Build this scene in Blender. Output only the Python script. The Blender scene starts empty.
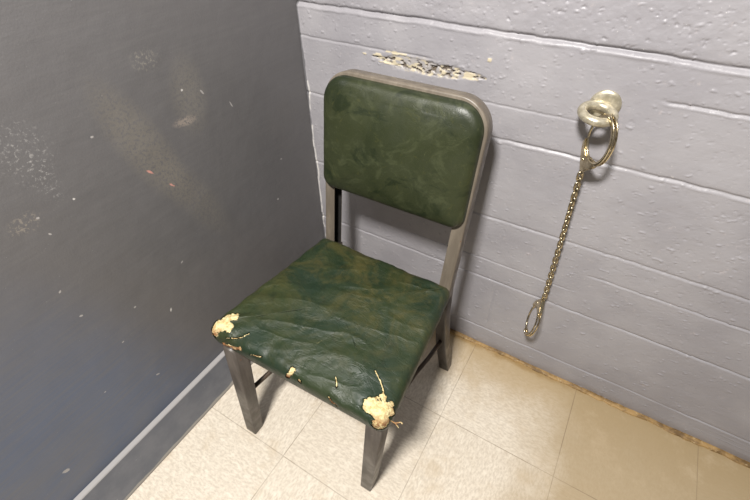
import bpy, bmesh, math
import numpy as np
from mathutils import Vector, Matrix

# ------------------------------------------------------------------ camera, world, lamp, exposure
scene = bpy.context.scene
COL = scene.collection
cam_d = bpy.data.cameras.new('camera')
cam = bpy.data.objects.new('camera', cam_d); COL.objects.link(cam)
cam_d.sensor_width = 36.0
cam_d.lens = 0.83702 * 500 / 750 * 36.0
cam_d.clip_start = 0.02
rm = (Matrix.Rotation(0.549245, 3, 'Z') @ Matrix.Rotation(0.825862, 3, 'X') @ Matrix.Rotation(-0.013897, 3, 'Z'))
cam.matrix_world = Matrix.Translation((0.70933, -0.83129, 1.12129)) @ rm.to_4x4()
scene.camera = cam

world = bpy.data.worlds.new('world'); scene.world = world
world.use_nodes = True
bg = world.node_tree.nodes['Background']
bg.inputs[0].default_value = (1.0, 0.97, 0.94, 1)
bg.inputs[1].default_value = 0.19

def area(name, loc, target, size, power, color):
    d = bpy.data.lights.new(name, 'AREA'); d.shape = 'RECTANGLE'
    d.size, d.size_y = size; d.energy = power; d.color = color
    o = bpy.data.objects.new(name, d); COL.objects.link(o)
    o.location = loc
    o.rotation_euler = (Vector(target) - Vector(loc)).to_track_quat('-Z', 'Y').to_euler()
    return o
area('ceiling_lamp', (0.54, -1.22, 2.00), (0.42, -0.25, 0.2), (0.22, 0.18), 63, (1.0, 0.965, 0.925))

scene.view_settings.view_transform = 'Standard'
scene.view_settings.look = 'None'
scene.view_settings.exposure = 0.0
scene.view_settings.gamma = 1.0
scene.view_settings.use_curve_mapping = False

# ------------------------------------------------------------------ helpers
def link(o, parent=None):
    COL.objects.link(o)
    if parent is not None: o.parent = parent
    return o

def mesh_obj(name, verts, faces, mat=None, parent=None, smooth=True):
    me = bpy.data.meshes.new(name)
    me.from_pydata([tuple(v) for v in verts], [], [tuple(f) for f in faces])
    me.update()
    if smooth: me.shade_smooth()
    if mat: me.materials.append(mat)
    return link(bpy.data.objects.new(name, me), parent)

def grid_obj(name, P, mat, closed_u=False, parent=None, keep=None, attrs=None, flip=False):
    """P: (nu, nv, 3) array of points -> quad grid"""
    nu, nv = P.shape[:2]
    idx = np.arange(nu * nv).reshape(nu, nv)
    if closed_u: a = idx; b = np.roll(idx, -1, axis=0)
    else: a = idx[:-1]; b = idx[1:]
    F = np.stack([a[:, :-1], b[:, :-1], b[:, 1:], a[:, 1:]], -1).reshape(-1, 4)
    if flip: F = F[:, ::-1]
    if keep is not None:
        F = F[keep.reshape(-1)[F].min(axis=1)]
    F = np.ascontiguousarray(F)
    me = bpy.data.meshes.new(name)
    me.vertices.add(nu * nv); me.vertices.foreach_set('co', P.astype(np.float32).ravel())
    n = len(F)
    me.loops.add(n * 4); me.loops.foreach_set('vertex_index', F.astype(np.int32).ravel())
    me.polygons.add(n); me.polygons.foreach_set('loop_start', np.arange(0, n * 4, 4, dtype=np.int32))
    me.update(calc_edges=True); me.validate()
    me.shade_smooth()
    if keep is not None:
        bm = bmesh.new(); bm.from_mesh(me)
        bmesh.ops.delete(bm, geom=[v for v in bm.verts if not v.link_faces], context='VERTS')
        bm.to_mesh(me); bm.free()
    elif attrs:
        for k, arr in attrs.items():
            at = me.attributes.new(k, 'FLOAT', 'POINT')
            at.data.foreach_set('value', arr.astype(np.float32).ravel())
    me.materials.append(mat)
    return link(bpy.data.objects.new(name, me), parent)

def hashgrid(seed):
    return np.random.default_rng(seed).random((256, 256))
def noise2(x, y, seed=0):
    """smooth value noise in 0..1"""
    H = hashgrid(seed)
    xi = np.floor(x).astype(int); yi = np.floor(y).astype(int)
    fx = x - xi; fy = y - yi
    fx = fx * fx * (3 - 2 * fx); fy = fy * fy * (3 - 2 * fy)
    g = lambda i, j: H[i % 256, j % 256]
    return ((g(xi, yi) * (1 - fx) + g(xi + 1, yi) * fx) * (1 - fy) + (g(xi, yi + 1) * (1 - fx) + g(xi + 1, yi + 1) * fx) * fy)
def fbm(x, y, seed=0, oct=4):
    s = 0; a = 0.5; t = 0
    for k in range(oct):
        s = s + a * noise2(x * 2 ** k + 17.3 * k, y * 2 ** k + 5.1 * k, seed + k); t += a; a *= 0.5
    return s / t
def sstep(a, b, x):
    t = np.clip((x - a) / (b - a), 0, 1); return t * t * (3 - 2 * t)

# ---- node helpers
class NT:
    def __init__(self, name):
        self.m = bpy.data.materials.new(name); self.m.use_nodes = True
        self.t = self.m.node_tree; self.b = self.t.nodes['Principled BSDF']
    def n(self, typ, **kw):
        nd = self.t.nodes.new(typ)
        for k, v in kw.items(): setattr(nd, k, v)
        return nd
    def l(self, a, b): self.t.links.new(a, b)
    def setin(self, nd, key, v):
        if isinstance(v, bpy.types.NodeSocket): self.l(v, nd.inputs[key])
        else: nd.inputs[key].default_value = v
    def coord(self, scale=(1, 1, 1), rot=(0, 0, 0)):
        c = self.n('ShaderNodeTexCoord'); mp = self.n('ShaderNodeMapping')
        self.l(c.outputs['Object'], mp.inputs[0])
        mp.inputs['Scale'].default_value = scale; mp.inputs['Rotation'].default_value = rot
        return mp.outputs[0]
    def noise(self, vec, scale, detail=4, rough=0.55, dist=0.0):
        nd = self.n('ShaderNodeTexNoise'); self.l(vec, nd.inputs['Vector'])
        nd.inputs['Scale'].default_value = scale; nd.inputs['Detail'].default_value = detail
        nd.inputs['Roughness'].default_value = rough; nd.inputs['Distortion'].default_value = dist
        return nd.outputs[0]
    def voro(self, vec, scale, feature='F1', rnd=1.0):
        nd = self.n('ShaderNodeTexVoronoi', feature=feature); self.l(vec, nd.inputs['Vector'])
        nd.inputs['Scale'].default_value = scale; nd.inputs['Randomness'].default_value = rnd
        return nd.outputs[0]
    def ramp(self, v, a, b, lo=0.0, hi=1.0):
        nd = self.n('ShaderNodeMapRange', interpolation_type='SMOOTHSTEP')
        self.setin(nd, 'Value', v); nd.inputs['From Min'].default_value = a; nd.inputs['From Max'].default_value = b
        nd.inputs['To Min'].default_value = lo; nd.inputs['To Max'].default_value = hi
        return nd.outputs[0]
    def math(self, op, a, b=None, c=None):
        nd = self.n('ShaderNodeMath', operation=op)
        self.setin(nd, 0, a)
        if b is not None: self.setin(nd, 1, b)
        if c is not None: self.setin(nd, 2, c)
        return nd.outputs[0]
    def mix(self, f, a, b):
        nd = self.n('ShaderNodeMix', data_type='RGBA')
        self.setin(nd, 0, f)
        for k, v in ((6, a), (7, b)):
            if isinstance(v, tuple): v = (v[0], v[1], v[2], 1)
            self.setin(nd, k, v)
        return nd.outputs[2]
    def xyz(self):
        c = self.n('ShaderNodeTexCoord'); s = self.n('ShaderNodeSeparateXYZ'); self.l(c.outputs['Object'], s.inputs[0])
        return s.outputs
    def bump(self, h, strength=0.5, dist=0.001, prev=None):
        nd = self.n('ShaderNodeBump'); self.setin(nd, 'Height', h)
        nd.inputs['Strength'].default_value = strength; nd.inputs['Distance'].default_value = dist
        if prev is not None: self.l(prev, nd.inputs['Normal'])
        return nd.outputs[0]
    def fin(self, col=None, rough=None, normal=None, metal=None, spec=None, coat=None):
        for k, v in (('Base Color', col), ('Roughness', rough), ('Normal', normal), ('Metallic', metal), ('Specular IOR Level', spec), ('Coat Weight', coat)):
            if v is None: continue
            if isinstance(v, tuple): v = (v[0], v[1], v[2], 1)
            self.setin(self.b, k, v)
        return self.m

# ------------------------------------------------------------------ materials
def mat_back_wall():
    m = NT('block_wall_paint')
    v = m.coord()
    at = lambda k: (lambda nd: (setattr(nd, 'attribute_name', k), nd.outputs['Fac'])[1])(m.n('ShaderNodeAttribute'))
    base = m.mix(m.ramp(m.noise(v, 5, 3), 0.35, 0.65), (0.275, 0.266, 0.284), (0.325, 0.315, 0.330))
    base = m.mix(m.ramp(m.noise(v, 38, 5, 0.7), 0.60, 0.72, 0, 0.5), base, (0.42, 0.38, 0.38))
    base = m.mix(m.ramp(m.noise(v, 240, 2, 0.6), 0.71, 0.76, 0, 0.75), base, (0.66, 0.63, 0.60))
    base = m.mix(m.ramp(m.noise(v, 190, 2, 0.6), 0.73, 0.78, 0, 0.7), base, (0.16, 0.14, 0.13))
    x, y, z = m.xyz()
    # grime band that has crept up from the floor
    low = m.ramp(m.math('ADD', z, m.math('MULTIPLY', m.noise(v, 22, 4), 0.03)), 0.018, 0.05, 0.45, 0.0)
    base = m.mix(low, base, (0.20, 0.17, 0.15))
    base = m.mix(at('cream'), base, (0.56, 0.49, 0.34))
    base = m.mix(at('dark'), base, (0.12, 0.095, 0.07))
    base = m.mix(at('corner'), base, (0.13, 0.128, 0.135))
    base = m.mix(at('caulk'), base, (0.62, 0.60, 0.57))
    h1 = m.noise(v, 420, 3, 0.6); h2 = m.noise(v, 120, 4, 0.6)
    nrm = m.bump(h1, 0.35, 0.0007); nrm = m.bump(h2, 0.3, 0.0016, nrm)
    return m.fin(base, m.ramp(m.noise(v, 30, 3), 0.3, 0.7, 0.38, 0.55), nrm)

def mat_left_wall(chips):
    m = NT('dark_wall_paint')
    v = m.coord(); vb = m.coord((1, 0.35, 6.0), (0.5, 0, 0))
    x, y, z = m.xyz()
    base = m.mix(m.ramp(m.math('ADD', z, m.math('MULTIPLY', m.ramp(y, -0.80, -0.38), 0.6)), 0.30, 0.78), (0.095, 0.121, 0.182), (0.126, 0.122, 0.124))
    base = m.mix(m.ramp(m.noise(vb, 26, 5, 0.65), 0.35, 0.75, 0, 0.55), base, (0.145, 0.14, 0.14))
    base = m.mix(m.ramp(m.noise(v, 3.4, 3, 0.5, 0.4), 0.5, 0.72, 0, 0.25), base, (0.15, 0.142, 0.132))
    base = m.mix(m.ramp(m.noise(v, 300, 2, 0.6), 0.72, 0.78, 0, 0.5), base, (0.42, 0.41, 0.40))
    jit = m.noise(v, 130, 3, 0.7)
    jit2 = m.noise(v, 60, 3, 0.6)
    for (cy, cz, ry, rz, ang, colr, amt, soft) in chips:
        dy = m.math('SUBTRACT', y, cy); dz = m.math('SUBTRACT', z, cz)
        c, s = math.cos(ang), math.sin(ang)
        a = m.math('ADD', m.math('MULTIPLY', dy, c / ry), m.math('MULTIPLY', dz, s / ry))
        b = m.math('ADD', m.math('MULTIPLY', dy, -s / rz), m.math('MULTIPLY', dz, c / rz))
        d = m.math('ADD', m.math('MULTIPLY', a, a), m.math('MULTIPLY', b, b))
        if soft:     # speckled scuff area
            mask = m.math('MULTIPLY', m.ramp(d, 0.0, 1.3, 1, 0), m.ramp(m.noise(v, 170, 4, 0.75), soft, soft + 0.12, 0, amt))
        else:        # solid chip
            mask = m.ramp(m.math('ADD', d, m.math('MULTIPLY', jit, 2.0)), 1.3, 1.7, amt, 0)
        base = m.mix(mask, base, colr)
    nrm = m.bump(m.noise(vb, 60, 5, 0.7), 0.08, 0.0015); nrm = m.bump(m.noise(v, 260, 3, 0.6), 0.3, 0.0008, nrm)
    nrm = m.bump(m.noise(v, 18, 2, 0.5), 0.35, 0.004, nrm)
    return m.fin(base, m.ramp(m.noise(v, 14, 4), 0.3, 0.7, 0.36, 0.52), nrm)

def mat_base():
    m = NT('baseboard_paint'); v = m.coord()
    x, y, z = m.xyz()
    base = m.mix(m.ramp(m.noise(v, 18, 4, 0.6), 0.35, 0.7), (0.115, 0.130, 0.165), (0.155, 0.168, 0.20))
    base = m.mix(m.ramp(m.noise(v, 150, 3, 0.7), 0.69, 0.75, 0, 0.8), base, (0.45, 0.45, 0.44))
    edge = m.ramp(m.math('ADD', z, m.math('MULTIPLY', m.noise(v, 25, 3), 0.02)), 0.0235, 0.0265, 0.75, 0)
    base = m.mix(edge, base, (0.42, 0.40, 0.37))
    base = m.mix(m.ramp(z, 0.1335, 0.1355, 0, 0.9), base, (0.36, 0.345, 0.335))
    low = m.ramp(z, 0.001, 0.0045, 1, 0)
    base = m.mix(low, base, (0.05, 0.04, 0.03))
    return m.fin(base, 0.42, m.bump(m.noise(v, 90, 4, 0.6), 0.4, 0.001))

def mat_floor():
    m = NT('vinyl_tile')
    T = 0.3048
    x, y, z = m.xyz()
    tx = m.math('DIVIDE', m.math('SUBTRACT', x, 0.2728), T); ty = m.math('DIVIDE', m.math('SUBTRACT', y, -0.5868), T)
    fx = m.math('FRACT', tx); fy = m.math('FRACT', ty)
    ix = m.math('FLOOR', tx); iy = m.math('FLOOR', ty)
    ex = m.math('MINIMUM', fx, m.math('SUBTRACT', 1.0, fx)); ey = m.math('MINIMUM', fy, m.math('SUBTRACT', 1.0, fy))
    e = m.math('MULTIPLY', m.math('MINIMUM', ex, ey), T)
    v = m.coord()
    # alternating grain direction of the flecks
    par = m.math('ABSOLUTE', m.math('MODULO', m.math('ADD', ix, iy), 2.0))
    va = m.coord((1.0, 2.3, 1)); vc = m.coord((2.3, 1.0, 1))
    mixv = m.n('ShaderNodeMix', data_type='VECTOR'); m.l(par, mixv.inputs[0]); m.l(va, mixv.inputs[4]); m.l(vc, mixv.inputs[5])
    vv = mixv.outputs[1]
    f1 = m.noise(vv, 85, 6, 0.75); f2 = m.noise(vv, 34, 4, 0.65)
    base = m.mix(m.ramp(f1, 0.36, 0.62), (0.54, 0.475, 0.385), (0.72, 0.655, 0.55))
    base = m.mix(m.ramp(f2, 0.52, 0.66, 0, 0.45), base, (0.82, 0.76, 0.65))
    base = m.mix(m.ramp(m.noise(vv, 48, 3, 0.6), 0.60, 0.70, 0, 0.5), base, (0.50, 0.44, 0.36))
    wn = m.n('ShaderNodeTexWhiteNoise', noise_dimensions='2D'); cmb = m.n('ShaderNodeCombineXYZ'); m.l(ix, cmb.inputs[0]); m.l(iy, cmb.inputs[1]); m.l(cmb.outputs[0], wn.inputs['Vector'])
    base = m.mix(m.math('MULTIPLY', wn.outputs[0], 0.14), base, (0.46, 0.38, 0.27))
    # old wax and dirt: yellow brown towards the block wall and in patches
    dirt = m.math('MULTIPLY', m.ramp(m.math('ADD', y, m.math('MULTIPLY', m.noise(v, 9, 5, 0.65), 0.16)), -0.16, 0.08, 0, 0.85), 1.0)
    base = m.mix(dirt, base, (0.38, 0.27, 0.13))
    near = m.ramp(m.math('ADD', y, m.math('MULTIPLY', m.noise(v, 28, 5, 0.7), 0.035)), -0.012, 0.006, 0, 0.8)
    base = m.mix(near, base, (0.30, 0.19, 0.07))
    d2 = m.ramp(m.math('ADD', x, m.math('MULTIPLY', m.noise(v, 6, 4), 0.25)), 0.84, 1.08, 0, 0.85)
    base = m.mix(d2, base, (0.36, 0.27, 0.15))
    base = m.mix(m.ramp(m.noise(v, 9, 6, 0.75), 0.50, 0.72, 0, 0.55), base, (0.50, 0.40, 0.27))
    base = m.mix(m.ramp(m.noise(v, 210, 2, 0.6), 0.75, 0.79, 0, 0.7), base, (0.12, 0.09, 0.06))
    seam = m.ramp(m.math('ADD', e, m.math('MULTIPLY', m.noise(v, 60, 3), 0.0009)), 0.0008, 0.0018, 0.6, 0)
    seam = m.math('MULTIPLY', seam, m.ramp(m.noise(v, 12, 3), 0.4, 0.6, 0.65, 1.2))
    base = m.mix(seam, base, (0.17, 0.12, 0.07))
    nrm = m.bump(m.noise(v, 40, 4, 0.6), 0.2, 0.0015)
    return m.fin(base, m.ramp(m.noise(v, 25, 4), 0.3, 0.7, 0.33, 0.5), nrm)

def mat_grime():
    m = NT('old_adhesive'); v = m.coord((1, 1.5, 1.5))
    base = m.mix(m.ramp(m.noise(v, 22, 6, 0.7), 0.35, 0.62), (0.13, 0.075, 0.025), (0.36, 0.225, 0.085))
    base = m.mix(m.ramp(m.noise(v, 90, 4, 0.7), 0.6, 0.7, 0, 0.7), base, (0.60, 0.46, 0.26))
    return m.fin(base, 0.6, m.bump(m.noise(v, 160, 4, 0.7), 0.7, 0.002))

def mat_leather(seat):
    m = NT('green_vinyl_seat' if seat else 'green_vinyl_back'); v = m.coord()
    g0, g1 = ((0.010, 0.023, 0.011), (0.024, 0.035, 0.012)) if seat else ((0.015, 0.021, 0.008), (0.028, 0.034, 0.014))
    base = m.mix(m.ramp(m.noise(v, 7, 5, 0.6, 0.6), 0.36, 0.66), g0, g1)
    x, y, z = m.xyz()
    if seat:
        base = m.mix(m.ramp(m.noise(v, 26, 5, 0.72, 1.4), 0.54, 0.66, 0, 0.6), base, (0.010, 0.018, 0.007))
        wear = m.math('MULTIPLY', m.ramp(m.noise(v, 9, 6, 0.78, 0.9), 0.42, 0.66, 0, 0.8), m.ramp(y, -0.16, 0.12, 0.25, 1.0))
        base = m.mix(wear, base, (0.072, 0.064, 0.020))
        vw = m.coord((1, 2.6, 1), (0, 0, 0.35))
    else:
        base = m.mix(m.ramp(m.noise(v, 13, 6, 0.72, 2.2), 0.50, 0.66, 0, 0.7), base, (0.048, 0.056, 0.026))
        base = m.mix(m.ramp(m.noise(m.coord((1, 1, 1.6), (0, 0.7, 0)), 9, 5, 0.65, 1.5), 0.54, 0.66, 0, 0.75), base, (0.010, 0.016, 0.006))
        base = m.mix(m.ramp(m.noise(v, 32, 5, 0.75, 1.8), 0.58, 0.68, 0, 0.4), base, (0.060, 0.062, 0.018))
        vw = m.coord((1.6, 1, 1), (0, 0.9, 0))
    scr = m.noise(vw, 55, 5, 0.75, 2.4)
    base = m.mix(m.ramp(scr, 0.63, 0.72, 0, 0.40), base, (0.12, 0.13, 0.06))
    if seat:   # hairline cracks showing the backing cloth
        vo = m.n('ShaderNodeTexVoronoi', feature='DISTANCE_TO_EDGE'); m.l(m.coord((1, 1.7, 1), (0, 0, 0.4)), vo.inputs['Vector']); vo.inputs['Scale'].default_value = 14
        crack = m.math('MULTIPLY', m.ramp(vo.outputs[0], 0.0, 0.012, 1, 0), m.ramp(m.noise(v, 16, 4, 0.7), 0.66, 0.72, 0, 0.6))
        base = m.mix(crack, base, (0.34, 0.30, 0.15))
    rid = m.math('ABSOLUTE', m.math('SUBTRACT', m.noise(vw, 17, 5, 0.6, 1.2), 0.5))
    nrm = m.bump(m.ramp(rid, 0, 0.05), 0.22 if seat else 0.06, 0.003)
    nrm = m.bump(m.noise(vw, 75, 5, 0.7, 1.0), 0.3, 0.0016 if seat else 0.0009, nrm)
    nrm = m.bump(m.voro(v, 700), 0.15, 0.0004, nrm)
    return m.fin(base, m.ramp(m.noise(v, 22, 5, 0.65), 0.3, 0.7, 0.38 if seat else 0.33, 0.56 if seat else 0.47), nrm, spec=0.45)

def mat_frame(name, c0, c1, rough=0.38, metal=0.25):
    m = NT(name); v = m.coord()
    base = m.mix(m.ramp(m.noise(m.coord((1, 1, 0.15)), 60, 4, 0.6), 0.35, 0.7), c0, c1)
    base = m.mix(m.ramp(m.noise(v, 75, 3, 0.6), 0.70, 0.74, 0, 0.8), base, (0.16, 0.06, 0.025))
    base = m.mix(m.ramp(m.noise(v, 160, 3, 0.6), 0.70, 0.76, 0, 0.5), base, (0.42, 0.37, 0.30))
    return m.fin(base, m.ramp(m.noise(v, 40, 4), 0.3, 0.7, rough - 0.08, rough + 0.1), m.bump(m.noise(v, 150, 3), 0.15, 0.0006), metal=metal)

def mat_foam():
    m = NT('torn_padding'); v = m.coord()
    base = m.mix(m.ramp(m.noise(v, 120, 4, 0.7), 0.35, 0.6), (0.55, 0.40, 0.17), (0.80, 0.70, 0.38))
    x, y, z = m.xyz()
    rust = m.math('MULTIPLY', m.ramp(m.noise(v, 85, 4, 0.7), 0.43, 0.52, 0, 1), m.ramp(z, 0.396, 0.417, 1.0, 0.12))
    base = m.mix(rust, base, (0.27, 0.12, 0.045))
    return m.fin(base, 0.9, m.bump(m.noise(v, 260, 4, 0.8), 0.9, 0.003))

def mat_metal(name, c0, c1, rough, metal=1.0):
    m = NT(name); v = m.coord()
    base = m.mix(m.ramp(m.noise(v, 90, 4, 0.65), 0.35, 0.65), c0, c1)
    return m.fin(base, m.ramp(m.noise(v, 150, 3), 0.3, 0.7, rough - 0.06, rough + 0.08), m.bump(m.noise(v, 300, 2), 0.1, 0.0004), metal=metal)

# ------------------------------------------------------------------ room: back wall of painted blocks
def build_back_wall():
    xs = np.concatenate([[-0.1], np.arange(-0.004, 1.16, 0.002), np.arange(1.18, 2.9, 0.06)])
    zs = np.concatenate([np.arange(0, 1.06, 0.0016), np.arange(1.08, 2.7, 0.04), [2.7]])
    X, Z = np.meshgrid(xs, zs, indexing='ij')
    D = np.zeros_like(X)          # + = out into the room
    def joint(z0, x0, x1, depth, w, wob, seed, lip=0.6):
        zc = z0 + wob * (fbm(X * 6, X * 0 + seed, seed) - 0.5) * 3 + 0.0015 * (noise2(X * 60, X * 0, seed + 9) - 0.5)
        amp = (sstep(x0, x0 + 0.03, X) - sstep(x1 - 0.03, x1, X)) * (0.45 + 0.75 * fbm(X * 14, X * 0, seed + 3))
        t = (Z - zc) / w
        prof = -np.exp(-((t - 0.25) / 0.45) ** 2) * (1.0) - 0.25 * np.exp(-(t / 1.3) ** 2)
        ridge = np.exp(-((t + 0.95) / 0.42) ** 2)
        return amp * depth * (prof + 0.36 * lip * ridge * (0.3 + 1.4 * noise2(X * 35, X * 0, seed + 5)))
    D += joint(0.8914, -1, 3, 0.0050, 0.0068, 0.0025, 3, 0.75)
    D += joint(0.6882, -1, 0.16, 0.0028, 0.005, 0.002, 5, 0.3)
    D += joint(0.6882, 0.14, 3, 0.0034, 0.0055, 0.002, 6, 0.7)
    D += joint(0.4850, -1, 3, 0.0024, 0.0052, 0.002, 8, 0.6)
    D += joint(0.2818, -1, 3, 0.0030, 0.0048, 0.0015, 11, 0.4)
    D += joint(0.0786, -1, 3, 0.0024, 0.0045, 0.0015, 14, 0.6)
    D += joint(0.8240, -1, 0.36, 0.0022, 0.0040, 0.0015, 17, 0.5)
    D += joint(0.8235, 0.76, 3, 0.0024, 0.0045, 0.0015, 19, 0.9)
    D += joint(0.7610, 0.40, 0.74, 0.0014, 0.0035, 0.002, 22, 0.3)
    D += joint(0.3480, 0.30, 0.77, 0.0020, 0.0038, 0.0015, 25, 0.7)
    D += joint(0.4110, 0.77, 1.25, 0.0024, 0.0042, 0.0015, 28, 0.8)
    for k in range(6, 13): D += joint(0.0786 + 0.2032 * k, -1, 3, 0.004, 0.006, 0.002, 30 + k)
    # one faint upright joint
    D -= 0.0012 * np.exp(-((X - 0.586 - 0.003 * (noise2(Z * 30, Z * 0, 4) - 0.5)) / 0.003) ** 2) * sstep(0.09, 0.12, Z) * (1 - sstep(0.22, 0.27, Z))
    # rolled paint and block texture
    D += 0.0022 * (fbm(X * 11, Z * 16, 40, 3) - 0.5)
    tex = fbm(X * 90, Z * 110, 44, 3) - 0.5
    rough = 0.30 + 0.60 * sstep(0.88, 0.91, Z) + 0.25 * sstep(0.42, 0.5, Z) * (1 - sstep(0.66, 0.68, Z)) * sstep(0.6, 0.9, X)
    D += 0.0013 * tex * rough
    pit = fbm(X * 170, Z * 190, 50, 2)
    D -= 0.0020 * sstep(0.76, 0.86, pit) * rough
    D += 0.0014 * sstep(0.78, 0.88, fbm(X * 120, Z * 150, 55, 2))
    # broken paint above the chair
    n1 = fbm(X * 30, Z * 60, 60, 4); n2 = fbm(X * 150, Z * 220, 66, 3)
    zc = 0.806 + 0.010 * (n1 - 0.5)
    along = sstep(0.185, 0.25, X) - sstep(0.43, 0.475, X)
    half = 0.0115 * along * (0.55 + 0.9 * noise2(X * 26, X * 0, 71))
    dd = np.abs(Z - zc) / np.maximum(half, 1e-4)
    damage = (1 - sstep(0.65, 1.15, dd + 1.0 * (n2 - 0.5))) * (half > 0.001)
    dark = damage * sstep(0.56, 0.64, n2 + 0.10 * (noise2(X * 40, Z * 40, 74) - 0.5) + 0.08 * sstep(0.27, 0.33, X) * (1 - sstep(0.37, 0.42, X)))
    cream = damage * (1 - dark)
    cream *= 0.15 + 0.75 * sstep(0.45, 0.6, fbm(X * 90, Z * 140, 76, 2))
    for (cx, cz, rx, rz) in ((0.213, 0.812, 0.014, 0.005), (0.262, 0.823, 0.026, 0.0026), (0.262, 0.812, 0.014, 0.003), (0.430, 0.808, 0.012, 0.004), (0.4655, 0.842, 0.005, 0.004), (0.180, 0.811, 0.006, 0.002), (0.25, 0.800, 0.03, 0.003)):
        e = ((X - cx) / rx) ** 2 + ((Z - cz) / rz) ** 2 + 2.2 * (n2 - 0.5)
        cream = np.maximum(cream, 0.9 * (1 - sstep(0.8, 1.1, e)))
    D -= 0.004 * dark + 0.0016 * damage
    D += 0.0012 * cream * sstep(0.8, 1.0, dd)
    # corner where the dark paint overlaps unevenly
    edge = 0.0035 + 0.010 * (fbm(Z * 22, Z * 0, 80, 4) - 0.45)
    corner = 1 - sstep(0, 0.0015, X - edge)
    ck = (1 - sstep(0, 0.004, X - edge - 0.003 * noise2(Z * 50, Z * 0, 86))) * (1 - corner) * sstep(0.55, 0.65, noise2(Z * 18, Z * 0, 88) + 0.25 * (Z < 0.7)) * (Z < 0.72)
    D += 0.0012 * (1 - sstep(0, 0.003, X - edge))
    fade = (X < 1.16) & (Z < 1.06)
    P = np.stack([X, -D * 1.0, Z], -1)
    ob = grid_obj('wall_back', P, mat_back_wall(), attrs={'cream': cream * fade, 'dark': dark * fade, 'corner': corner, 'caulk': ck})
    ob['kind'] = 'structure'
    return ob
build_back_wall()

def box_obj(name, lo, hi, mat, parent=None, bevel=0.0, smooth=False):
    bm = bmesh.new(); bmesh.ops.create_cube(bm, size=1)
    for v in bm.verts:
        for i in range(3): v.co[i] = lo[i] if v.co[i] < 0 else hi[i]
    if bevel: bmesh.ops.bevel(bm, geom=bm.edges[:], offset=bevel, segments=2, affect='EDGES')
    me = bpy.data.meshes.new(name); bm.to_mesh(me); bm.free(); me.materials.append(mat)
    if smooth: me.shade_smooth()
    return link(bpy.data.objects.new(name, me), parent)

GREY = (0.42, 0.40, 0.385); WHITE = (0.62, 0.60, 0.57)
chips = []
_left_spots = [(150, 172, 5, 1.3, -0.55, 'p'), (172, 185, 4, 1.1, -0.55, 'p'), (182, 90, 1.6, 1.4, 0, 'w'), (202, 92, 3.5, 1, 1.0, 'g'),
               (231, 104, 4, 0.9, 1.2, 'g'), (74, 199, 1.3, 1.2, 0, 'w'), (278, 199, 1.5, 1.5, 0, 'w'), (281, 159, 2.5, 1, 0.3, 'g'),
               (92, 137, 1.4, 1.2, 0, 'g'), (66, 471, 4, 3, 0.6, 'g'), (171, 310, 3.5, 1.2, -1.2, 'w'), (135, 307, 1.5, 1.2, 0, 'g'),
               (123, 342, 1.6, 1, 0, 'g'), (158, 374, 3, 1.2, 0.5, 'g'), (182, 262, 2, 1, -0.6, 'g'), (81, 316, 1.8, 1.2, 0.3, 'g'),
               (233, 358, 3, 1, 0, 'g'), (38, 218, 1.7, 1.3, 0.5, 'g'), (105, 392, 1.5, 1.2, 0, 'g'), (60, 292, 2, 1, -0.7, 'g'), (50, 234, 1.6, 1, 1, 'g')]
def px_on_left(u, v):
    f = 0.83702 * 500
    d = rm @ Vector(((u - 375) / f, -(v - 250) / f, -1)); t = -0.70933 / d.x
    return -0.83129 + t * d.y, 1.12129 + t * d.z
for (u0, v0, u1, v1, hw, colr, amt, soft) in (   # worn, speckled areas along a line on the wall
        (100, 95, 185, 195, 0.045, (0.21, 0.19, 0.155), 0.5, 0.40), (165, 165, 222, 225, 0.040, (0.20, 0.18, 0.15), 0.4, 0.43),
        (182, 60, 196, 130, 0.042, (0.20, 0.185, 0.16), 0.5, 0.40), (8, 125, 40, 180, 0.042, (0.32, 0.31, 0.30), 0.7, 0.53),
        (30, 160, 60, 200, 0.02, (0.38, 0.37, 0.36), 0.6, 0.54), (10, 235, 38, 215, 0.018, (0.33, 0.29, 0.24), 0.6, 0.50),
        (132, 62, 158, 58, 0.02, (0.30, 0.28, 0.24), 0.6, 0.50), (175, 125, 195, 118, 0.010, (0.33, 0.28, 0.24), 0.7, 0.40)):
    y0, z0 = px_on_left(u0, v0); y1, z1 = px_on_left(u1, v1)
    chips.append(((y0 + y1) / 2, (z0 + z1) / 2, math.hypot(y1 - y0, z1 - z0) * 0.62, hw, math.atan2(z1 - z0, y1 - y0), colr, amt, soft))
for (u, v, a, b, ang, k) in _left_spots:
    cy, cz = px_on_left(u, v)
    chips.append((cy, cz, a * 0.0022, b * 0.0022, -ang if k != 'p' else -0.9, {'p': (0.62, 0.30, 0.25), 'w': WHITE, 'g': GREY}[k], 0.85, 0))
lw = mesh_obj('wall_left', [(0, 0.02, 0), (0, -3.0, 0), (0, -3.0, 2.7), (0, 0.02, 2.7), (-0.1, 0.02, 0), (-0.1, -3.0, 0), (-0.1, -3.0, 2.7), (-0.1, 0.02, 2.7)],
              [(0, 3, 2, 1), (4, 5, 6, 7), (0, 1, 5, 4), (2, 3, 7, 6), (1, 2, 6, 5), (0, 4, 7, 3)], mat_left_wall(chips), smooth=False)
lw['kind'] = 'structure'
fl = mesh_obj('floor', [(-0.1, 0.1, 0), (2.9, 0.1, 0), (2.9, -3.0, 0), (-0.1, -3.0, 0), (-0.1, 0.1, -0.1), (2.9, 0.1, -0.1), (2.9, -3.0, -0.1), (-0.1, -3.0, -0.1)],
              [(0, 3, 2, 1), (4, 5, 6, 7), (0, 1, 5, 4), (1, 2, 6, 5), (2, 3, 7, 6), (3, 0, 4, 7)], mat_floor(), smooth=False)
fl['kind'] = 'structure'

# baseboard with its small ledge on the left wall
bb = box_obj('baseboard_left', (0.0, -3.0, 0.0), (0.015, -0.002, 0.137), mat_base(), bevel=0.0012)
bb['kind'] = 'structure'
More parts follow.
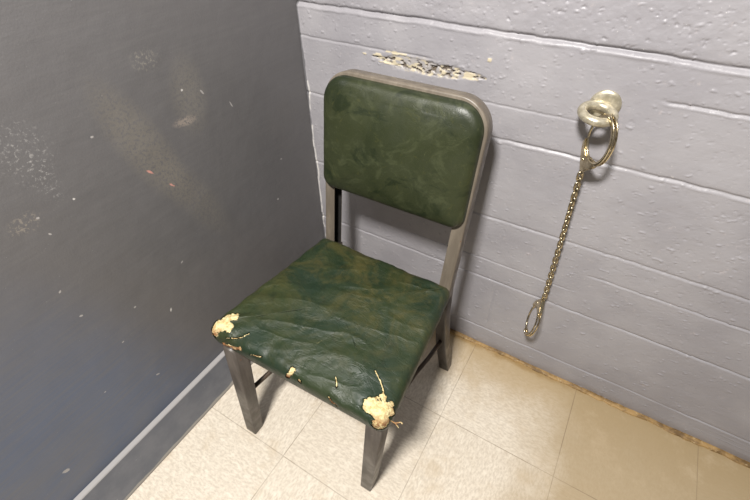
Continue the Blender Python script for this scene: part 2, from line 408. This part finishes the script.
# uneven bead of old adhesive where the block wall meets the floor
def build_bead():
    n = 900; xs = np.linspace(0.013, 2.88, n); k = 9
    th = np.linspace(0, math.pi / 2, k)
    w = 0.0100 + 0.012 * (fbm(xs * 14, xs * 0, 90, 4) - 0.4) + 0.004 * (noise2(xs * 70, xs * 0, 93) - 0.5)
    h = 0.0060 + 0.006 * (fbm(xs * 18, xs * 0, 95, 4) - 0.4)
    P = np.zeros((n, k + 2, 3))
    for j, t in enumerate(th):
        r = 1 + 0.20 * (fbm(xs * 60, xs * 0 + j * 0.9, 97, 3) - 0.5)
        P[:, j] = np.stack([xs, -w * math.cos(t) * r, h * math.sin(t) * r], -1)
    P[:, 0, 2] = 0.0
    P[:, k] = np.stack([xs, xs * 0 + 0.004, h], -1); P[:, k + 1] = np.stack([xs, xs * 0 + 0.004, h * 0], -1)
    o = grid_obj('trim_1', P, mat_grime()); o['kind'] = 'structure'
build_bead()

# ------------------------------------------------------------------ chair
M_POST = mat_frame('frame_paint', (0.125, 0.104, 0.080), (0.180, 0.152, 0.118), 0.42, 0.0)
M_CHANNEL = mat_frame('channel_black', (0.010, 0.009, 0.008), (0.018, 0.015, 0.013), 0.7, 0.0)  # near-black colour for the inside faces of the back frame's channel
M_LEG = mat_frame('frame_paint_shaded', (0.060, 0.050, 0.041), (0.095, 0.080, 0.066), 0.42, 0.0)  # same paint as the posts, darker: the legs' shade is put into the colour
M_DARK = mat_frame('dark_steel', (0.030, 0.020, 0.012), (0.060, 0.036, 0.020), 0.6, 0.0)
M_SEAT = mat_leather(True); M_BACK = mat_leather(False); M_FOAM = mat_foam()

BASE = Vector((0.335, -0.36, 0.0))
chair = bpy.data.objects.new('side_chair', None); link(chair)
chair.location = BASE
chair.empty_display_size = 0.1
chair['label'] = 'steel side chair with green vinyl seat and back, torn at both front corners'
chair['category'] = 'chair'
L = lambda P: np.asarray(P, float) - np.array(BASE)

def sweep(name, path, sections, normals, mat, parent, bevel=0.004, channel=None):
    """path: list of points; sections: (width, depth); normals: list of (side, front) unit vectors; rounded rectangular section"""
    def ring(w, d):
        pts = []; b = min(bevel, w * 0.3, d * 0.3)
        if channel:          # folded steel channel, open on its inner side
            t = 0.0022
            for (sy, aa) in ((1, range(90, -1, -30)), (-1, range(0, -91, -30))):
                if sy == 1: pts.append((-w / 2, d / 2))
                for a in aa: pts.append((w / 2 - b + b * math.cos(math.radians(a)), sy * (d / 2 - b) + b * math.sin(math.radians(a))))
            pts += [(-w / 2, -d / 2), (-w / 2, -d / 2 + t), (w / 2 - t, -d / 2 + t), (w / 2 - t, d / 2 - t), (-w / 2, d / 2 - t)]
            return pts
        for (sx, sy) in ((1, 1), (-1, 1), (-1, -1), (1, -1)):
            cx, cy = sx * (w / 2 - b), sy * (d / 2 - b)
            a0 = {(1, 1): 0, (-1, 1): 90, (-1, -1): 180, (1, -1): 270}[(sx, sy)]
            for k in range(4):
                a = math.radians(a0 + 30 * k); pts.append((cx + b * math.cos(a), cy + b * math.sin(a)))
        return pts
    rows = []
    for p, (w, d), (s, f) in zip(path, sections, normals):
        p, s, f = (np.asarray(q, float) for q in (p, s, f))
        rows.append([p + s * a + f * b for a, b in ring(w, d)])
    V = [v for r in rows for v in r]; n = len(rows[0]); F = []
    for i in range(len(rows) - 1):
        for j in range(n): F.append((i * n + j, i * n + (j + 1) % n, (i + 1) * n + (j + 1) % n, (i + 1) * n + j))
    F.append(tuple(range(n))[::-1]); F.append(tuple((len(rows) - 1) * n + j for j in range(n)))
    o = mesh_obj(name, V, F, mat, parent)
    bm = bmesh.new(); bm.from_mesh(o.data); bmesh.ops.recalc_face_normals(bm, faces=bm.faces); bm.to_mesh(o.data); bm.free()
    if channel:
        o.data.materials.append(channel); kk = n
        for i, p in enumerate(o.data.polygons):
            if i < (len(rows) - 1) * kk and i % kk in (kk - 4, kk - 3, kk - 2): p.material_index = 1
        bm = bmesh.new(); bm.from_mesh(o.data)
        for e in bm.edges:
            if len(e.link_faces) == 2 and e.calc_face_angle(0) > 0.9: e.smooth = False
        bm.to_mesh(o.data); bm.free()
    return o

# plane of the backrest: origin at its foot line, U goes up along it, X across, N towards the sitter
LEAN = 0.153
U = np.array([0, math.sin(LEAN), math.cos(LEAN)]); Xv = np.array([1.0, 0, 0]); N = np.array([0, -math.cos(LEAN), math.sin(LEAN)])
def bp(x, s, n=0.0):
    """point on the back plane; s = height z of the unrotated plane line, y(z)= -0.153 at z=.555"""
    z = s; y = -0.153 + (z - 0.555) * math.tan(LEAN)
    return np.array([x, y, z]) + N * n

# frame path : straight posts joined by a rounded top bar
def frame_path(xl, xr, top, rad, z0, depth_c):
    pts, nrm = [], []
    def add(x, z, ang):
        # side vector (pointing outwards) lies in back plane
        s = Xv * math.cos(ang) + U * math.sin(ang)
        pts.append(bp(x, z, depth_c)); nrm.append((s, N))
    for t in np.linspace(0, 1, 8): add(xl + 0.004 * (1 - t), z0 + (top - rad - z0) * t, math.pi)
    for a in np.linspace(180, 90, 14)[1:]: add(xl + rad + rad * math.cos(math.radians(a)), top - rad + rad * math.sin(math.radians(a)), math.radians(a))
    for t in np.linspace(0, 1, 8)[1:]: add(xl + rad + (xr - xl - 2 * rad) * t, top, math.pi / 2)
    for a in np.linspace(90, 0, 14)[1:]: add(xr - rad + rad * math.cos(math.radians(a)), top - rad + rad * math.sin(math.radians(a)), math.radians(a))
    for t in np.linspace(0, 1, 8)[1:]: add(xr - 0.006 * t, top - rad + (z0 - top + rad) * t, 0)
    return pts, nrm
W, DPT = 0.028, 0.034
pp, nn = frame_path(0.151 + W / 2, 0.520 - W / 2, 0.812 - W / 2, 0.050, 0.335, -DPT / 2 - 0.001)
back_frame = sweep('back_frame', [L(p) for p in pp], [(W, DPT)] * len(pp), nn, M_POST, chair, channel=M_CHANNEL)

# sheet steel panel behind the cushion
def rrect(x0, x1, z0, z1, r_top, r_bot, n=12):
    pts = []
    for (cx, cz, a0, r) in ((x1 - r_top, z1 - r_top, 0, r_top), (x0 + r_top, z1 - r_top, 90, r_top), (x0 + r_bot, z0 + r_bot, 180, r_bot), (x1 - r_bot, z0 + r_bot, 270, r_bot)):
        for k in range(n + 1):
            a = math.radians(a0 + 90 * k / n); pts.append((cx + r * math.cos(a), cz + r * math.sin(a)))
    return pts
def panel(name, pts, n0, n1, mat):
    V = [L(bp(x, z, n0)) for x, z in pts] + [L(bp(x, z, n1)) for x, z in pts]; k = len(pts)
    F = [tuple(range(k)), tuple(range(2 * k - 1, k - 1, -1))] + [(i, k + i, k + (i + 1) % k, (i + 1) % k) for i in range(k)]
    return mesh_obj(name, V, F, mat, chair, smooth=False)
panel('back_panel', rrect(0.166, 0.505, 0.568, 0.797, 0.042, 0.02), -0.022, -0.026, M_POST)

# back cushion: domed pad with rounded rectangular outline
def resample(pts, n):
    P = np.array(pts + [pts[0]], float); d = np.r_[0, np.cumsum(np.linalg.norm(np.diff(P, axis=0), axis=1))]
    t = np.linspace(0, d[-1], n, endpoint=False)
    return np.stack([np.interp(t, d, P[:, i]) for i in range(P.shape[1])], -1)
def build_back_cushion():
    n = 420
    out = resample(rrect(0.1555, 0.5135, 0.548, 0.804, 0.055, 0.030, 16), n)
    c = out.mean(axis=0)
    prof = [(-0.002, -0.012), (0.0, -0.004), (0.0, 0.004), (0.0015, 0.0085), (0.0045, 0.0130), (0.009, 0.0165), (0.015, 0.0192), (0.024, 0.0245), (0.036, 0.0265), (0.052, 0.028), (0.07, 0.029)]
    # offset inwards along the outline normal, then scale to the centre
    tang = np.roll(out, -1, 0) - np.roll(out, 1, 0); tang /= np.linalg.norm(tang, axis=1)[:, None]
    nin = np.stack([-tang[:, 1], tang[:, 0]], -1)
    rows = []
    for off, hgt in prof[:7]: rows.append((out + nin * off, hgt))
    last = out + nin * 0.015
    for s in np.linspace(0, 1, 60)[1:]:
        q = last + (c - last) * s * 0.999
        rows.append((q, 0.0192 + 0.0170 * (1 - (1 - s) ** 2.4)))
    P = np.zeros((n, len(rows), 3))
    for j, (q, hgt) in enumerate(rows):
        wr = 0.0022 * (fbm(q[:, 0] * 14 + 3, q[:, 1] * 9, 110, 3) - 0.5) * (1 if j > 3 else 0)
        edge = 0.0010 * (noise2(q[:, 0] * 50, q[:, 1] * 50, 115) - 0.5) * (1 if 2 < j < 14 else 0)
        for i in range(n): P[i, j] = L(bp(q[i, 0], q[i, 1], hgt + wr[i] + edge[i]))
    return grid_obj('back_cushion', P, M_BACK, closed_u=True, parent=chair)
build_back_cushion()

# legs
def leg(top, foot, wt, dt, wf, df, mat=M_LEG, mids=None):
    """top / foot = outer-front corner is handled by caller: these are centre points"""
    path = [L(top)]; sec = [(wt, dt)]
    for m_ in (mids or []): path.append(L(m_[0])); sec.append(m_[1])
    path.append(L(foot)); sec.append((wf, df))
    return sweep('leg', path, sec, [((1, 0, 0), (0, -1, 0))] * len(path), mat, chair, 0.0025)
leg((0.178, -0.543, 0.370), (0.157, -0.567, 0.0), 0.037, 0.036, 0.034, 0.030)
leg((0.523, -0.521, 0.370), (0.496, -0.526, 0.0), 0.036, 0.036, 0.029, 0.036)
leg((0.499, -0.163, 0.36), (0.525, -0.131, 0.0), 0.029, 0.036, 0.029, 0.028, mids=[((0.502, -0.163, 0.27), (0.029, 0.035)), ((0.511, -0.152, 0.14), (0.029, 0.032))])
leg((0.172, -0.163, 0.36), (0.146, -0.131, 0.0), 0.029, 0.036, 0.029, 0.028, mids=[((0.169, -0.163, 0.27), (0.029, 0.035)), ((0.160, -0.152, 0.14), (0.029, 0.032))])

def tube(name, pts, r, mat, parent, n=12):
    pts = [np.asarray(p, float) for p in pts]; rows = []
    for i, p in enumerate(pts):
        t = pts[min(i + 1, len(pts) - 1)] - pts[max(i - 1, 0)]; t = t / np.linalg.norm(t)
        a = np.cross(t, (0, 0, 1.0)); a = a / np.linalg.norm(a) if np.linalg.norm(a) > 1e-4 else np.array([1.0, 0, 0]); b = np.cross(t, a)
        rows.append([p + r * (a * math.cos(2 * math.pi * k / n) + b * math.sin(2 * math.pi * k / n)) for k in range(n)])
    V = [v for q in rows for v in q]
    F = [(i * n + j, i * n + (j + 1) % n, (i + 1) * n + (j + 1) % n, (i + 1) * n + j) for i in range(len(rows) - 1) for j in range(n)]
    F += [tuple(range(n))[::-1], tuple((len(rows) - 1) * n + j for j in range(n))]
    return mesh_obj(name, V, F, mat, parent)
tube('stretcher', [L(p) for p in ((0.504, -0.515, 0.165), (0.4955, -0.44, 0.168), (0.4925, -0.37, 0.169), (0.496, -0.30, 0.169), (0.505, -0.24, 0.167), (0.511, -0.155, 0.162))], 0.0058, M_DARK, chair)
tube('stretcher', [L(p) for p in ((0.164, -0.545, 0.165), (0.176, -0.47, 0.168), (0.181, -0.39, 0.169), (0.178, -0.31, 0.169), (0.170, -0.24, 0.167), (0.160, -0.155, 0.162))], 0.0058, M_DARK, chair)

# seat: steel rail below, vinyl cushion with torn corners above
SEAT = dict(FL=(0.120, -0.560), FR=(0.5560, -0.550), RR=(0.524, -0.192), RL=(0.163, -0.192))
def rounded_poly(pts, radii, n=10):
    out = []; k = len(pts)
    for i in range(k):
        p0, p, p1 = (np.array(pts[j % k], float) for j in (i - 1, i, i + 1))
        a = (p0 - p) / np.linalg.norm(p0 - p); b = (p1 - p) / np.linalg.norm(p1 - p); r = radii[i]
        A = p + a * r; B = p + b * r
        for t in np.linspace(0, 1, n): out.append(tuple((1 - t) ** 2 * A + 2 * t * (1 - t) * p + t * t * B))
    return out
rail_pts = rounded_poly([(0.142, -0.550), (0.537, -0.540), (0.508, -0.196), (0.172, -0.196)], [0.01] * 4, 4)
k = len(rail_pts)
mesh_obj('seat_frame', [L((x, y, 0.350)) for x, y in rail_pts] + [L((x, y, 0.369)) for x, y in rail_pts],
         [tuple(range(k))[::-1], tuple(range(k, 2 * k))] + [(i, (i + 1) % k, k + (i + 1) % k, k + i) for i in range(k)], M_DARK, chair, smooth=False)

def seat_points(n=1000):
    out = resample(rounded_poly([SEAT['FL'], SEAT['FR'], SEAT['RR'], SEAT['RL']], [0.030, 0.032, 0.02, 0.02], 14), n)
    c = out.mean(axis=0)
    tang = np.roll(out, -3, 0) - np.roll(out, 3, 0); tang /= np.linalg.norm(tang, axis=1)[:, None]
    nin = np.stack([-tang[:, 1], tang[:, 0]], -1)
    arc = np.arange(n)
    rows = []      # (xy, z, outward weight)
    rows.append((out + nin * 0.020, 0.3695, 0)); rows.append((out + nin * 0.008, 0.3685, 0))
    R = 0.024; zt = 0.3935
    for zz in np.linspace(0.3685, zt - 0.004, 17): rows.append((out + nin * (0.0035 * (1 - (zz - 0.3685) / 0.021) ** 2 if zz < 0.3895 else 0), zz, 1))
    for a in np.linspace(0, 84, 24): rows.append((out + nin * R * (1 - math.cos(math.radians(a))), zt + R * 0.92 * math.sin(math.radians(a)), 1))
    last = rows[-1][0]; z1 = rows[-1][1]
    S = np.concatenate([np.linspace(0, 0.42, 62)[1:], np.linspace(0.42, 1, 64)[1:]])
    for s in S: rows.append((last + (c - last) * s * 0.9995, z1 + 0.017 * (1 - (1 - s) ** 2), 1))
    m_ = len(rows)
    P = np.zeros((n, m_, 3))
    for j, (q, zz, w) in enumerate(rows): P[:, j, :2] = q; P[:, j, 2] = zz
    # surface normal by finite differences
    du = np.roll(P, -1, 0) - np.roll(P, 1, 0); dv = np.gradient(P, axis=1)
    NN = np.cross(du, dv); NN /= np.maximum(np.linalg.norm(NN, axis=2), 1e-9)[..., None]
    if NN[0, -20, 2] < 0: NN = -NN
    NN[:, -1] = (0, 0, 1)
    x, y, z = P[..., 0], P[..., 1], P[..., 2]
    # folds: long soft creases across the seat plus puckers running in from the rim
    cx, sx = math.cos(-0.30), math.sin(-0.30)
    a_ = (x * cx - y * sx); b_ = (x * sx + y * cx)
    wz = 0.02 * fbm(x * 8, y * 8, 133)
    fold = fbm(a_ * 7 + 4, (b_ + wz) * 26, 120, 3) - 0.5
    ridge = 1 - np.abs(noise2(a_ * 8 + 9, (b_ + 1.6 * wz) * 30, 128) * 2 - 1)
    inside = np.broadcast_to(np.clip((np.arange(m_) - 18) / 30.0, 0, 1), x.shape)
    tt = np.arange(n)[:, None] / n * 2 * math.pi
    puck = noise2(np.broadcast_to(arc[:, None] * 0.058, x.shape), inside * 2.0, 141) - 0.5
    rim = np.exp(-((np.arange(m_) - 44) / 26.0) ** 2)[None, :]
    d = 0.0052 * fold * (0.3 + 0.7 * inside) + 0.0016 * (ridge ** 3) * inside + 0.0050 * puck * rim + 0.0016 * (fbm(x * 60, y * 60, 150, 2) - 0.5)
    wt = np.array([r[2] for r in rows])[None, :] * np.clip((np.arange(m_) - 2) / 12.0, 0, 1)[None, :]
    return P, NN, d * wt
def seat_mask(P):
    """1 where the vinyl is gone"""
    x, y, z = P[..., 0], P[..., 1], P[..., 2]
    rag = fbm(x * 120 + z * 70, y * 120 + z * 90, 160, 3) - 0.5
    rag2 = fbm(x * 300 + z * 200, y * 300, 165, 2) - 0.5
    g = np.full_like(x, -1.0)
    for r, pts in TEARS:
        for A, B in zip(pts[:-1], pts[1:]):
            A = np.array(A); AB = np.array(B) - A
            t = np.clip(((P - A) @ AB) / (AB @ AB), 0, 1)
            dist = np.linalg.norm(P - (A + t[..., None] * AB), axis=-1)
            amp = 0.9 if r > 0.005 else 1.3
            g = np.maximum(g, np.where(dist < 3 * r, 1 - dist / r + amp * rag * 1.7 + 0.5 * amp * rag2, -1.0))
    return g
# rips, holes and hairline splits in the vinyl: (half width, points along it)
TEARS = [
    (0.0012, [(0.1789, -0.5539, 0.4066), (0.1967, -0.5481, 0.4115), (0.2098, -0.5395, 0.4150), (0.2178, -0.5268, 0.4175)]),
    (0.0045, [(0.1656, -0.5583, 0.3803), (0.1805, -0.5583, 0.3829), (0.1969, -0.5582, 0.3895), (0.2177, -0.5566, 0.4004)]),
    (0.0012, [(0.2444, -0.5559, 0.4004), (0.2593, -0.5538, 0.4043), (0.2726, -0.5508, 0.4077)]),
    (0.0042, [(0.3454, -0.5447, 0.4115), (0.3440, -0.5492, 0.4077), (0.3411, -0.5537, 0.4004)]),
    (0.0022, [(0.3664, -0.5520, 0.4030), (0.3708, -0.5525, 0.4017)]),
    (0.0016, [(0.4348, -0.5504, 0.4030), (0.4423, -0.5526, 0.3949), (0.4527, -0.5524, 0.3895)]),
    (0.0009, [(0.4272, -0.5178, 0.4184), (0.4347, -0.5250, 0.4168), (0.4403, -0.5327, 0.4153)]),
    (0.0011, [(0.4866, -0.4727, 0.4223), (0.4933, -0.4780, 0.4214), (0.5024, -0.4825, 0.4200), (0.5090, -0.4879, 0.4190), (0.5185, -0.4965, 0.4175), (0.5250, -0.5139, 0.4166)]),
    (0.0105, [(0.1618, -0.5120, 0.4182), (0.1462, -0.5209, 0.4155), (0.1432, -0.5380, 0.4153), (0.1438, -0.5552, 0.4055)]),
    (0.01, [(0.1449, -0.5323, 0.4155), (0.1678, -0.5364, 0.4157)]),
    (0.0125, [(0.5117, -0.5325, 0.4150), (0.5285, -0.5260, 0.4159), (0.5431, -0.5204, 0.4115)]),
    (0.013, [(0.5258, -0.5365, 0.4136), (0.5405, -0.5343, 0.4115), (0.5383, -0.5473, 0.3991)]),
    (0.006, [(0.5245, -0.5085, 0.4166), (0.5302, -0.5163, 0.4157)]),
]
P, NN, d = seat_points()
g = seat_mask(P)
curl = 0.0022 * np.clip(1 - np.abs(g) / 0.25, 0, 1) * (g < 0.05)
vinyl = P + NN * (d + curl)[..., None]
grid_obj('seat_cushion', vinyl - np.array(BASE), M_SEAT, closed_u=True, parent=chair, keep=(g < 0.0))
x, y, z = P[..., 0], P[..., 1], P[..., 2]
lump = fbm(x * 150 + z * 90, y * 150 - z * 60, 170, 3) - 0.5
foam = P + NN * (d - 0.0010 + 0.0015 * np.clip(g * 1.5, 0, 1) + 0.0065 * lump * np.clip(g * 2.5 + 0.3, 0, 1))[..., None]
for x0, x1, where in ((0.0, 0.30, 'at the left front corner'), (0.30, 0.405, 'in the middle of the front edge'), (0.405, 0.47, 'through a short split near the front edge'), (0.47, 0.8, 'at the right front corner')):
    pad = grid_obj('torn_padding', foam - np.array(BASE), M_FOAM, closed_u=True, parent=chair, keep=(g > -0.30) & (x > x0) & (x <= x1))
    pad['label'] = 'pale yellow crumbling padding showing ' + where

# loose threads and flaps at the torn corners
def shred(pts, r, mat):
    return tube('loose_thread', [L(p) for p in pts], r, mat, chair, 6)
shred([(0.553, -0.530, 0.398), (0.562, -0.531, 0.401), (0.570, -0.524, 0.400), (0.574, -0.527, 0.404)], 0.0013, M_FOAM)
shred([(0.562, -0.531, 0.401), (0.571, -0.534, 0.398)], 0.0009, M_FOAM)
shred([(0.140, -0.549, 0.404), (0.134, -0.554, 0.398), (0.133, -0.556, 0.388)], 0.0016, M_FOAM)

# ------------------------------------------------------------------ wall ring
M_RING = mat_metal('worn_zinc', (0.40, 0.36, 0.26), (0.60, 0.55, 0.43), 0.34, 0.6)
M_CUFF = mat_metal('nickel', (0.52, 0.43, 0.27), (0.78, 0.68, 0.48), 0.20, 1.0)
M_CHAIN = mat_metal('brassy_nickel', (0.30, 0.25, 0.15), (0.62, 0.54, 0.38), 0.30, 1.0)

RC = Vector((0.681, -0.034, 0.797))
ring_root = bpy.data.objects.new('wall_ring', None); link(ring_root); ring_root.location = (0.686, 0.0, 0.801)
ring_root['label'] = 'thick steel ring on a round plate fixed to the grey block wall'
ring_root['category'] = 'ring'
def lathe_y(name, prof, n, mat, parent, off=(0, 0, 0), sx=1.0):
    V = []; m_ = len(prof)
    for k in range(n):
        a = 2 * math.pi * k / n
        for (r, y) in prof: V.append((off[0] + r * math.cos(a) * sx, off[1] + y, off[2] + r * math.sin(a)))
    F = [(k * m_ + j, ((k + 1) % n) * m_ + j, ((k + 1) % n) * m_ + j + 1, k * m_ + j + 1) for k in range(n) for j in range(m_ - 1)]
    o = mesh_obj(name, V, F, mat, parent)
    bm = bmesh.new(); bm.from_mesh(o.data); bmesh.ops.remove_doubles(bm, verts=bm.verts, dist=1e-6); bmesh.ops.recalc_face_normals(bm, faces=bm.faces); bm.to_mesh(o.data); bm.free()
    o.data.shade_smooth()
    return o
lathe_y('plate', [(0, 0.004), (0.0262, 0.004), (0.0266, -0.001), (0.0255, -0.0030), (0.020, -0.0042), (0.012, -0.0050), (0.006, -0.0054), (0, -0.0055)], 40, M_RING, ring_root, sx=1.0)
def torus(name, R, r, M4, mat, parent, n=56, k=16, sy=1.0, a0=0, a1=360):
    closed = (a1 - a0) >= 360
    V = []; cnt = n if closed else n + 1
    for i in range(cnt):
        a = math.radians(a0 + (a1 - a0) * i / n); c = Vector((math.cos(a) * R, math.sin(a) * R * sy, 0)); nrm = Vector((math.cos(a), math.sin(a), 0))
        for j in range(k):
            b = 2 * math.pi * j / k; V.append(M4 @ (c + nrm * r * math.cos(b) + Vector((0, 0, r * math.sin(b)))))
    F = [(i * k + j, ((i + 1) % cnt) * k + j, ((i + 1) % cnt) * k + (j + 1) % k, i * k + (j + 1) % k) for i in range(n) for j in range(k)]
    return mesh_obj(name, V, F, mat, parent)
off = RC - ring_root.location
torus('ring', 0.0262, 0.0080, Matrix.Translation(off) @ Matrix.Rotation(0.10, 4, 'Y') @ Matrix.Rotation(0.14, 4, 'X'), M_RING, ring_root)

# ------------------------------------------------------------------ leg cuffs and chain (one linked set)
cuffs = bpy.data.objects.new('handcuffs', None); link(cuffs); cuffs.location = (0.70, -0.02, 0.66)
cuffs['label'] = 'pair of metal cuffs joined by a chain, hanging from the steel wall ring'
cuffs['category'] = 'handcuffs'
CB = Vector(cuffs.location)
def arc_plate(name, ri, ro, sy, a0, a1, t, n0, M4, mat, parent, n=48):
    """flat curved strip in the local xz plane, thickness along y, offset n0"""
    V = []
    for i in range(n + 1):
        a = math.radians(a0 + (a1 - a0) * i / n); taper = 1.0
        for (r, yy) in ((ri, -t / 2), (ro, -t / 2), (ro, t / 2), (ri, t / 2)):
            V.append(M4 @ Vector((r * math.cos(a), n0 + yy, r * sy * math.sin(a))))
    F = [(i * 4 + j, (i + 1) * 4 + j, (i + 1) * 4 + (j + 1) % 4, i * 4 + (j + 1) % 4) for i in range(n) for j in range(4)] + [(3, 2, 1, 0), (n * 4, n * 4 + 1, n * 4 + 2, n * 4 + 3)]
    o = mesh_obj(name, V, F, mat, parent, smooth=False)
    bm = bmesh.new(); bm.from_mesh(o.data); bmesh.ops.recalc_face_normals(bm, faces=bm.faces)
    es = [e for e in bm.edges if len(e.link_faces) == 2 and e.calc_face_angle(0) > 1.0]
    bmesh.ops.bevel(bm, geom=es, offset=t * 0.25, segments=2, affect='EDGES'); bm.to_mesh(o.data); bm.free(); o.data.shade_smooth()
    return o
def plate_poly(name, pts, t, M4, mat, parent):
    bm = bmesh.new(); vs = [bm.verts.new((x, -t / 2, z)) for x, z in pts]; f = bm.faces.new(vs)
    r = bmesh.ops.extrude_face_region(bm, geom=[f]); bmesh.ops.translate(bm, vec=(0, t, 0), verts=[v for v in r['geom'] if isinstance(v, bmesh.types.BMVert)])
    bmesh.ops.recalc_face_normals(bm, faces=bm.faces); bmesh.ops.bevel(bm, geom=bm.edges[:], offset=t * 0.18, segments=2, affect='EDGES')
    bmesh.ops.transform(bm, matrix=M4, verts=bm.verts)
    me = bpy.data.meshes.new(name); bm.to_mesh(me); bm.free(); me.materials.append(mat)
    return link(bpy.data.objects.new(name, me), parent)
def make_cuff(M4, s=1.0):
    """hoop centre at origin, lock body and swivel below (-z)"""
    root = bpy.data.objects.new('cuff', None); link(root, cuffs)
    Ml = M4
    sy = 1.30
    for k in (-1, 1): arc_plate('cheek_plate', 0.0315 * s, 0.0385 * s, sy, -100, 100, 0.0022, k * 0.0034, Ml, M_CUFF, root)
    arc_plate('swing_arm', 0.0320 * s, 0.0372 * s, sy, 86, 262, 0.0030, 0.0, Ml, M_CUFF, root)
    plate_poly('lock_body', [(a * s, b * s) for a, b in ((-0.0345, -0.018), (-0.024, -0.033), (-0.012, -0.041), (0.008, -0.0425), (0.022, -0.035), (0.019, -0.048), (0.008, -0.060), (-0.003, -0.074), (-0.011, -0.074), (-0.019, -0.062), (-0.031, -0.044), (-0.037, -0.028))], 0.0092, Ml, M_CUFF, root)
    torus('swivel', 0.0052, 0.0016, Ml @ Matrix.Translation((-0.007 * s, 0, -0.078 * s)) @ Matrix.Rotation(math.pi / 2, 4, 'X'), M_CUFF, root, 20, 8)
    V = []
    for yy in (-1, 1): lathe = None
    for (px, pz) in ((0.0, 0.0415 * s), (-0.014 * s, -0.052 * s)):
        o = lathe_y('rivet', [(0, -0.0062), (0.0020, -0.0058), (0.0028, -0.0048), (0.0028, 0.0048), (0.0020, 0.0058), (0, 0.0062)], 14, M_CUFF, root, off=(px if pz < 0 else 0.0, 0, pz if pz < 0 else 0.0350 * 1.3 * s))
        o.data.transform(Ml)
    return root
def frame_m(origin, yaw, tilt, roll=0.0):
    return Matrix.Translation(Vector(origin) - CB) @ Matrix.Rotation(yaw, 4, 'Z') @ Matrix.Rotation(roll, 4, 'X') @ Matrix.Rotation(tilt, 4, 'Y')
# upper cuff closed round the ring's rod; local x axis points away from the wall and to the right
up = frame_m((0.7000, -0.0465, 0.7565), -0.92, 0.13)
make_cuff(up, 1.0)
# lower cuff hangs hoop-down: body on top
lo_ = frame_m((0.7050, -0.037, 0.236), -1.22 + math.pi, math.pi + 0.05, 0.14)
make_cuff(lo_, 1.0)

A = CB + (up @ Vector((-0.007, 0, -0.081))); B = CB + (lo_ @ Vector((-0.007, 0, -0.081)))
def make_link():
    bm_pts = []
    n = 20; R = 0.0048; hl = 0.0046; r = 0.0020; k = 8; V = []
    for i in range(n):
        a = 2 * math.pi * i / n; c = Vector((math.cos(a) * R, 0, math.sin(a) * R + (hl if math.sin(a) > 0 else -hl) * min(1, abs(math.sin(a)) * 3)))
        nrm = Vector((math.cos(a), 0, math.sin(a)))
        for j in range(k):
            b = 2 * math.pi * j / k; V.append(c + nrm * r * math.cos(b) + Vector((0, r * math.sin(b), 0)))
    F = [(i * k + j, ((i + 1) % n) * k + j, ((i + 1) % n) * k + (j + 1) % k, i * k + (j + 1) % k) for i in range(n) for j in range(k)]
    return mesh_obj('chain_link', V, F, M_CHAIN, cuffs)
NL = max(4, int(round((A - B).length / 0.0120)))
proto = make_link()
axis = (B - A).normalized()
rest = Vector((0, 0, -1)).rotation_difference(axis).to_matrix().to_4x4()
for i in range(NL):
    t = (i + 0.5) / NL
    p = A.lerp(B, t) + Vector((0, 0.004 * math.sin(math.pi * t), 0))
    o = proto if i == 0 else proto.copy()
    if i: link(o, cuffs)
    o.matrix_local = Matrix.Translation(p - CB) @ rest @ Matrix.Rotation(math.radians(25 + (90 if i % 2 else 0) + i * 3), 4, 'Z')
